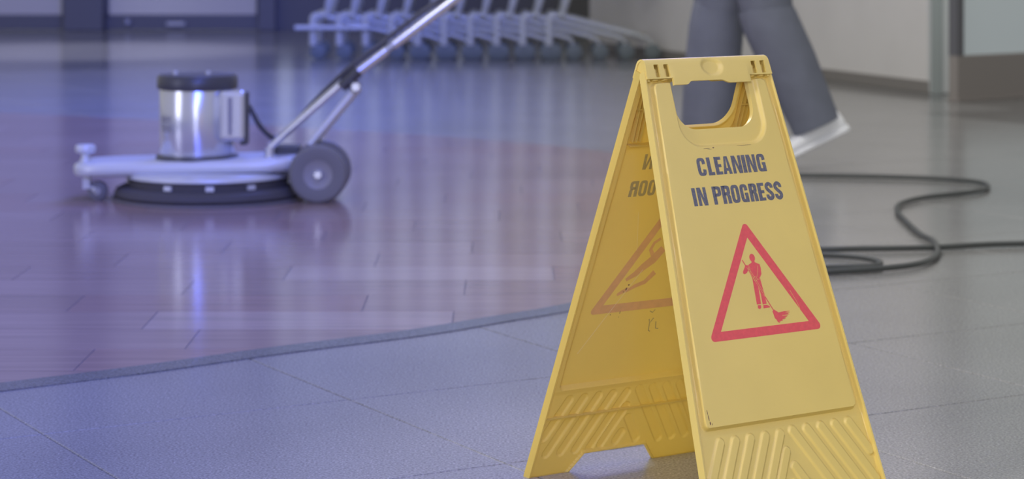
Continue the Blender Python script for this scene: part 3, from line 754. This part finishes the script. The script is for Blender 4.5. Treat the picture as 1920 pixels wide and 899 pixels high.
# wheels
wc = mp(598, 321, 6.40); wr = .0825
for yy in (-.125, .02):
    tw = MB().lathe([(.040, -.017), (.060, -.020), (.074, -.019), (.081, -.012), (wr, 0), (.081, .012), (.074, .019), (.060, .020), (.040, .017)], (wc.x, yy, wr), 'Y', 56, False).build('wheel', 'rub', mach, smooth=35)
    MB().lathe([(.0, -.013), (.030, -.013), (.041, -.018), (.041, .018), (.030, .013), (0, .013)], (wc.x, yy, wr), 'Y', 40, False).build('wheel_disc', 'hub', tw, smooth=35)
    MB().lathe([(.0, -.024), (.010, -.024), (.013, -.019), (.016, -.012), (.0, -.012)], (wc.x, yy, wr), 'Y', 20, False).build('axle_cap', 'chrome', tw, smooth=35)
ax = MB().tube([(wc.x, -.12, wr), (wc.x, .02, wr)], .009, 12).build('axle', 'alud', mach, smooth=40)
for yy in (-.085, -.02): MB().box((wc.x - .05, yy, .100), (.15, .012, .05)).build('axle_bracket', 'blk', mach, bevel=.004)
# handle: yoke of two tubes meeting at a black clamp, then a long tube up towards the hands
YH = 6.47
lug = mp(507, 275, YH); cl = mp(655, 152, YH)
MB().tube([lug + Vector((0, -.018, -.030)), lug + Vector((0, -.018, .0))], .014, 14).build('pivot_lug', 'chrome', mach, smooth=40)
MB().tube([lug + Vector((0, -.020, 0)), mp(645, 152, YH)], .0115, 16).build('lower_tube', 'chrome', mach, smooth=40)
MB().tube([mp(582, 270, YH) + Vector((0, -.03, 0)), mp(663, 172, YH)], .0105, 16).build('brace_tube', 'alu', mach, smooth=40)
MB().tube([mp(588, 268, YH) + Vector((0, .05, 0)), mp(672, 166, YH) + Vector((0, .03, 0))], .010, 12).build('brace_tube', 'alu', mach, smooth=40)
MB().tube([mp(588, 268, YH) + Vector((0, .05, 0)), mp(560, 296, YH) + Vector((0, .05, 0))], .010, 8).build('brace_foot', 'alud', mach, smooth=40)
top = mp(858, -6, 6.56)
a_ = mp(665, 139, YH); dirv = (top - a_)
clm = MB(); clm.tube([mp(640, 163, YH), mp(672, 132, YH)], .0175, 16)
clm.tube([mp(655, 150, YH), mp(670, 168, YH)], .016, 12)
clm.build('handle_clamp', 'blk', mach, smooth=40)
kn = mp(667, 163, YH - .025); MB().lathe([(0, -.012), (.011, -.012), (.014, -.007), (.014, .004), (0, .004)], kn, 'Y', 20, False).build('clamp_knob', 'chrome', mach, smooth=40)
c0 = a_ + dirv * .30; c1 = a_ + dirv * .37; far_ = a_ + dirv * 2.15
MB().tube([a_, c0], .0135, 18).build('middle_tube', 'chrome', mach, smooth=40)
MB().tube([c0 - dirv * .01, c1 + dirv * .005], .0105, 16).build('tube_collar', 'alud', mach, smooth=40)
MB().tube([c1, far_], .0135, 18).build('upper_tube', 'chrome', mach, smooth=40)
gr = MB().tube([far_ + Vector((0, -.20, .0)), far_ + Vector((0, .34, .0))], .016, 16).build('handle_grip', 'blk', mach, smooth=40)
# cable clipped along the upper side of the tube, down to the switch box
upv = Vector((-.62, 0, .78)) * .024
cab = spline([far_ + upv, a_ + dirv * 1.2 + upv * .9, a_ + dirv * .6 + upv * 1.1, c0 + upv, a_ + upv * .95, mp(600, 196, YH) + upv * .7 + Vector((0, .02, 0)), mp(540, 245, YH) + Vector((0, .06, 0)), mp(512, 262, YH) + Vector((0, .05, .0)), mp(490, 240, YH), mp(470, 205, YH), mp(458, 190, YH)], 8)
MB().tube(cab, .0075, 10).build('supply_cable', 'blk', mach, smooth=60)
MB().box(mp(535, 282, 6.56), (.09, .09, .03)).build('pivot_block', 'blk', mach, bevel=.006)

# ------------------------------------------------------------------ row of nested shopping trolleys
YT = 13.56; PITCH = 49.2 * YT / FPX; XT = (587 - 960) * YT / FPX
def trolley():
    t = empty('shopping_trolley', (XT, YT, 0))
    for yy in (0, .42):
        MB().tube(spline([(0, yy, .085), (0, yy, .20), (.004, yy, .250), (.03, yy, .262)], 5), .0235, 12).build('post', 'wire', t, smooth=50)
        r_ = MB().tube(spline([(.02, yy, .262), (.04, yy, .262), (.09, yy, .255), (.30, yy, .200), (.54, yy, .140), (.60, yy, .115)], 5), .0115, 10)
        r_.build('side_rail', 'wire', t, smooth=50)
        MB().tube([(.075, yy, .262), (.10, yy, .34), (.22, yy, .74), (.235, yy, .80)], .020, 10).build('upright', 'wire', t, smooth=50)
        for xx, zz in ((0.012, .10), (.60, .115)):
            f_ = MB().tube([(xx, yy, zz + .01), (xx + .012, yy, .055)], .010, 8).build('caster_fork', 'wire', t, smooth=40)
            MB().lathe([(0, -.013), (.036, -.014), (.047, -.009), (.047, .009), (.036, .014), (0, .014)], (xx + .016, yy, .048), 'Y', 22, False).build('caster_wheel', 'cast', f_, smooth=40)
    MB().tube([(.0, 0, .19), (.0, .42, .19)], .010, 8).build('cross_tube', 'wire', t, smooth=40)
    MB().tube([(.54, 0, .14), (.54, .42, .14)], .010, 8).build('cross_tube', 'wire', t, smooth=40)
    b = MB()
    for k in range(4):
        yy = .04 + .34 * k / 3; b.tube([(.02, yy, .248), (.55, yy, .135)], .0045, 5)
    b.build('lower_rack', 'wire', t)
    bk_ = MB()
    for k in range(5):
        z = .44 + .1 * k; e = .02 * k
        bk_.tube([(.10 - e, -.02, z), (.86 + e * .5, .04, z), (.86 + e * .5, .38, z), (.10 - e, .44, z), (.10 - e, -.02, z)], .004, 5)
    for k in range(8):
        xx = .10 + .76 * k / 7
        for yy, q in ((-.02 + .06 * k / 7, 0), (.44 - .06 * k / 7, 0)): bk_.tube([(xx, yy, .44), (xx, yy, .84)], .003, 5)
    bk_.build('basket', 'wire', t)
    MB().tube([(.0, -.03, .98), (.0, .45, .98)], .016, 10).build('push_handle', 'trol_handle', t, smooth=40)
    for yy in (-.02, .44): MB().tube([(.0, yy, .98), (.08, yy, .84), (.10, yy, .44), (.08, yy, .30)], .010, 8).build('handle_arm', 'wire', t, smooth=40)
    return t
tr = trolley()
ords = ['leftmost', 'second from the left', 'third from the left', 'fourth from the left', 'fifth from the left', 'sixth from the left, behind the polisher handle', 'seventh from the left', 'third from the right', 'second from the right', 'rightmost']
for i in range(10):
    o = tr if i == 0 else copy_tree(tr)
    o.location = (XT + PITCH * i, YT, 0)
    tag(o, 'chrome wire shopping trolley, %s in the nested row' % ords[i], 'trolley', 'nested shopping trolleys by the dark back wall')
# buffer bar sticking out of the first trolley
rail = MB()
rail.tube([(XT - .105, YT - .03, .190), (XT + .33, YT - .03, .190)], .017, 12)
bo = rail.build('bumper_bar', 'wire', None, smooth=40)
bo.parent = tr; bo.location = (-XT, -YT, 0)

# ------------------------------------------------------------------ walking cleaner
def skinmesh(name, verts, edges, rad, m, parent, root=0, sub=2):
    me = bpy.data.meshes.new(name); me.from_pydata([tuple(p) for p in verts], edges, []); o = bpy.data.objects.new(name, me); COL.objects.link(o)
    sk = o.modifiers.new('skin', 'SKIN'); sk.use_smooth_shade = True; sk.branch_smoothing = .6
    for i, r_ in enumerate(rad):
        o.data.skin_vertices[0].data[i].radius = r_ if isinstance(r_, tuple) else (r_, r_)
        o.data.skin_vertices[0].data[i].use_root = (i == root)
    ss = o.modifiers.new('sub', 'SUBSURF'); ss.levels = sub; ss.render_levels = sub
    dg = bpy.context.evaluated_depsgraph_get(); me2 = bpy.data.meshes.new_from_object(o.evaluated_get(dg))
    bpy.data.objects.remove(o); me2.name = name; me2.materials.clear(); me2.materials.append(M[m]); me2.shade_smooth()
    return link(name, me2, parent)
px0, py0 = .76, 7.36
per = empty('person', (px0, py0, 0))
tag(per, 'person in dark blue-grey trousers and white shoes walking left behind the yellow sign', 'person')
def L_(x, y, z): return (x - px0, y - py0, z)
YR, YF = 7.29, 7.44
def pp(px, py, Y): return L_((px - 960) * Y / FPX, Y, HC - (py - HY) * Y / FPX)
hipc = L_(.775, 7.365, .93)
# trousers: waist, hips, both legs
fk_, fa_ = pp(1346, 20, YF), pp(1325, 262, YF); rk_, ra_ = pp(1432, 16, YR), pp(1522, 216, YR)
V_ = [hipc, L_(.765, 7.365, 1.02), L_(.755, 7.44, .86), fk_, pp(1334, 150, YF), fa_, L_(.79, 7.29, .86), rk_, pp(1478, 116, YR), ra_, pp(1392, -100, YF), pp(1412, -100, YR)]
E_ = [(0, 1), (0, 2), (2, 10), (10, 3), (3, 4), (4, 5), (0, 6), (6, 11), (11, 7), (7, 8), (8, 9)]
V_[10] = tuple((np.array(V_[2]) + np.array(fk_)) / 2); V_[11] = tuple((np.array(V_[6]) + np.array(rk_)) / 2)
skinmesh('trousers', V_, E_, [(.20, .22), (.19, .20), .15, .090, .070, .060, .15, .092, .070, .055, .115, .115], 'trouser', per)
# lower trouser legs hanging loose, open at the hem
for kn_, md_, an_, rs in ((V_[3], V_[4], fa_, (.080, .090, .091, .088, .088, .090)), (V_[7], V_[8], ra_, (.080, .091, .090, .084, .080, .080))):
    a, b, c = np.array(kn_), np.array(md_), np.array(an_); d_ = (c - b) / np.linalg.norm(c - b)
    ps = [a + (a - b) * .10, a + (b - a) * .25, b, b + (c - b) * .6, c, c + d_ * .036]
    sm_ = spline([tuple(p) for p in ps], 5); rr_ = [float(np.interp(i / (len(sm_) - 1) * 5, range(6), rs)) for i in range(len(sm_))]
    sm_ += [sm_[-1] - Vector(d_) * .004, sm_[-1] - Vector(d_) * .03]; rr_ += [rr_[-1] - .006, rr_[-1] - .012]
    MB().tube(sm_, rr_, 32).build('trouser_leg', 'trouser', per, smooth=60)
# body: one continuous figure (torso, neck, arms); mostly above the frame
ch = L_(.68, 7.36, 1.28)
sh1, sh2 = L_(.655, 7.18, 1.40), L_(.665, 7.54, 1.40)
gx, gy, gz = (far_.x + mx_ - px0, far_.y + my_ - py0, far_.z)
h1, h2 = (gx + .03, gy + .05, gz + .012), (gx + .03, gy + .26, gz + .012)
body = skinmesh('body', [L_(.765, 7.36, 1.0), ch, L_(.645, 7.36, 1.44), L_(.625, 7.36, 1.51), L_(.618, 7.36, 1.57), L_(.614, 7.36, 1.61), sh1, (sh1[0] - .01, sh1[1] - .06, 1.16), h1, sh2, (sh2[0] - .01, sh2[1] + .03, 1.15), h2,
    fa_, (fa_[0] - .0, fa_[1], .09), (fa_[0] - .12, fa_[1], .045), ra_, (ra_[0] + .02, ra_[1], ra_[2] - .06), hipc, fk_, rk_],
    [(0, 1), (1, 2), (2, 3), (3, 4), (4, 5), (2, 6), (6, 7), (7, 8), (2, 9), (9, 10), (10, 11), (0, 17), (17, 18), (18, 12), (12, 13), (13, 14), (17, 19), (19, 15), (15, 16)],
    [(.08, .09), (.10, .12), .066, .060, .056, .045, .048, .036, .026, .048, .036, .026, .040, .036, .03, .040, .036, .075, .045, .045], 'skin', per, 0)
skinmesh('shirt', [L_(.780, 7.36, .84), L_(.715, 7.36, 1.18), L_(.655, 7.36, 1.41), sh1, (sh1[0] - .01, sh1[1] - .06, 1.17), sh2, (sh2[0] - .01, sh2[1] + .03, 1.16)],
    [(0, 1), (1, 2), (2, 3), (3, 4), (2, 5), (5, 6)], [(.19, .23), (.17, .24), (.13, .15), .095, .072, .095, .072], 'shirt', per, 0)
hc_ = Vector(L_(.600, 7.36, 1.640))
def ovoid(rows, c, name, m, n=28):
    v = []; f = []
    for z, xf, xb, hw in rows:      # front reach, back reach, half width
        for k in range(n):
            a = 2 * math.pi * k / n; cx_ = math.cos(a)
            v.append(c + Vector((-(xf if cx_ > 0 else xb) * cx_, hw * math.sin(a), z)))
    for i_ in range(len(rows) - 1):
        for k in range(n): f.append((i_ * n + k, i_ * n + (k + 1) % n, (i_ + 1) * n + (k + 1) % n, (i_ + 1) * n + k))
    f += [tuple(range(n))[::-1], tuple((len(rows) - 1) * n + k for k in range(n))]
    return MB().add(v, f).build(name, m, per, smooth=70)
hd_ = ovoid([(-.112, .060, -.01, .018), (-.104, .082, .015, .036), (-.08, .090, .045, .052), (-.04, .092, .080, .066), (0, .090, .095, .074), (.04, .092, .098, .076), (.075, .080, .088, .066), (.10, .050, .060, .044), (.112, .012, .02, .012)], hc_, 'head', 'skin')
ovoid([(-.075, -.03, .070, .058), (-.04, -.02, .090, .074), (.0, -.012, .104, .081), (.035, .050, .107, .083), (.058, .094, .106, .083), (.085, .086, .096, .073), (.110, .054, .068, .050), (.122, .012, .03, .016)], hc_, 'hair', 'hair')
MB().tube([hc_ + Vector((-.086, 0, .010)), hc_ + Vector((-.108, 0, -.026)), hc_ + Vector((-.088, 0, -.036))], [.006, .013, .006], 10).build('nose', 'skin', hd_, smooth=60)
MB().tube([hc_ + Vector((-.082, -.022, -.060)), hc_ + Vector((-.093, 0, -.058)), hc_ + Vector((-.082, .022, -.060))], [.002, .0055, .002], 8).build('mouth', 'fadered', hd_, smooth=60)
for s_ in (-1, 1):
    ey = MB().lathe([(0, -.010), (.009, -.006), (.0115, 0), (.009, .006), (0, .010)], hc_ + Vector((-.078, s_ * .030, .004)), 'Z', 14, False).build('eye', 'shoe', hd_, smooth=60)
    MB().lathe([(0, -.004), (.004, -.003), (.005, 0), (.004, .003), (0, .004)], hc_ + Vector((-.0865, s_ * .031, .004)), 'Z', 10, False).build('pupil', 'blk', ey, smooth=60)
    MB().tube([hc_ + Vector((-.086, s_ * .018, .022)), hc_ + Vector((-.084, s_ * .034, .026)), hc_ + Vector((-.072, s_ * .048, .020))], .003, 6).build('eyebrow', 'hair', hd_, smooth=60)
    MB().tube(spline([hc_ + Vector((.0, s_ * .076, .022)), hc_ + Vector((.018, s_ * .086, .014)), hc_ + Vector((.012, s_ * .084, -.014)), hc_ + Vector((-.002, s_ * .074, -.028))], 4), [.004] + [.0075] * 11 + [.004], 8).build('ear', 'skin', hd_, smooth=60)
# hands curled round the grip
for hh in (h1, h2):
    H_ = Vector(hh); hm = MB()
    hm.tube([H_ + Vector((.03, 0, .03)), H_ + Vector((0, 0, .012)), H_ + Vector((-.035, 0, .010))], [.022, .036, .026], 12)
    for k in range(4):
        yo = -.030 + .020 * k; ln = (.0, .004, .003, -.004)[k]
        hm.tube(spline([H_ + Vector((-.030, yo, .022)), H_ + Vector((-.056 - ln, yo, .010)), H_ + Vector((-.058 - ln, yo, -.016)), H_ + Vector((-.034, yo, -.034)), H_ + Vector((-.012, yo, -.030))], 4), .0085, 8)
    hm.tube(spline([H_ + Vector((.0, -.030, .012)), H_ + Vector((-.016, -.046, -.006)), H_ + Vector((-.036, -.034, -.026))], 4), .0105, 8)
    hm.build('hand', 'skin', per, smooth=60)
# shoes
def shoe(loc, pitch):
    e = empty('shoe', loc); e.parent = per; e.rotation_euler = (0, pitch, 0)
    bpy.data.objects.remove(e)
    rot_ = Matrix.Rotation(pitch, 3, 'Y')
    def loft(secs, name, m, parent):
        n_ = 24; v = []; f = []
        for (x, hw, zb, zt, ex) in secs:
            for k in range(n_):
                a = 2 * math.pi * k / n_; c, s_ = math.cos(a), math.sin(a)
                p = Vector((-x, hw * math.copysign(abs(c) ** ex, c), (zb + zt) / 2 + (zt - zb) / 2 * math.copysign(abs(s_) ** ex, s_)))
                v.append(rot_ @ p + Vector(loc))
        for i in range(len(secs) - 1):
            for k in range(n_): f.append((i * n_ + k, i * n_ + (k + 1) % n_, (i + 1) * n_ + (k + 1) % n_, (i + 1) * n_ + k))
        f += [tuple(range(n_))[::-1], tuple((len(secs) - 1) * n_ + k for k in range(n_))]
        return MB().add(v, f).build(name, m, parent, smooth=50)
    up_ = loft([(0.0, .018, .024, .050, .8), (.008, .030, .018, .082, .8), (.03, .036, .016, .098, .8), (.07, .036, .016, .096, .8), (.11, .038, .016, .078, .8), (.16, .046, .016, .062, .75), (.21, .047, .016, .052, .75), (.245, .040, .016, .042, .75), (.268, .022, .018, .030, .8)], 'shoe', 'shoe', per)
    so = loft([(-.004, .022, .002, .022, .6), (.01, .034, 0, .024, .6), (.06, .036, 0, .023, .6), (.11, .034, 0, .022, .6), (.17, .047, 0, .022, .6), (.22, .048, 0, .021, .6), (.255, .038, 0, .021, .6), (.276, .018, .003, .020, .7)], 'shoe_sole', 'sole', up_)
    lc = MB()
    for k in range(4):
        xx = .115 + k * .018; zz = .080 - k * .005
        lc.tube([rot_ @ Vector((-xx, -.02, zz - .010)) + Vector(loc), rot_ @ Vector((-xx, 0, zz)) + Vector(loc), rot_ @ Vector((-xx, .02, zz - .010)) + Vector(loc)], .0022, 6)
    lc.build('shoe_laces', 'sole', up_)
shoe(Vector(pp(1592, 246, YR)), R(-25.5))
shoe(Vector((fa_[0] + .07, fa_[1], .0008)), 0)

# ------------------------------------------------------------------ power cord on the floor
cp = [(2120, 452), (1920, 457), (1850, 459), (1760, 464), (1680, 466), (1600, 467), (1540, 468), (1430, 466), (1370, 470), (1400, 477), (1540, 478), (1615, 483), (1650, 492), (1632, 500), (1540, 503), (1440, 509), (1390, 514),
      (1440, 517), (1560, 510), (1650, 504), (1712, 497), (1745, 487), (1758, 472), (1750, 452), (1727, 440), (1700, 416), (1682, 396), (1689, 382), (1730, 371), (1790, 364), (1836, 358), (1853, 350), (1836, 342), (1780, 336), (1680, 332), (1580, 330), (1500, 329), (1420, 327), (1300, 322)]
cpts = []
for x, y in cp: p = G(x, y, .009); cpts.append(Vector((p.x, p.y, .0090)))
cpts += [Vector((.60, 7.62, .02)), Vector((.68, 7.62, .12)), Vector((.72, 7.60, .5)), Vector((.74, 7.58, .98)), Vector((.62, 7.55, 1.12)), Vector((far_.x + mx_ - .02, far_.y + my_ + .03, far_.z - .03))]
cd = MB().tube(spline(cpts, 7), .0068, 10).build('power_cord', 'cord', None, smooth=60)
tag(cd, 'dark grey power cord lying in loops on the pale floor right of the sign', 'cord')
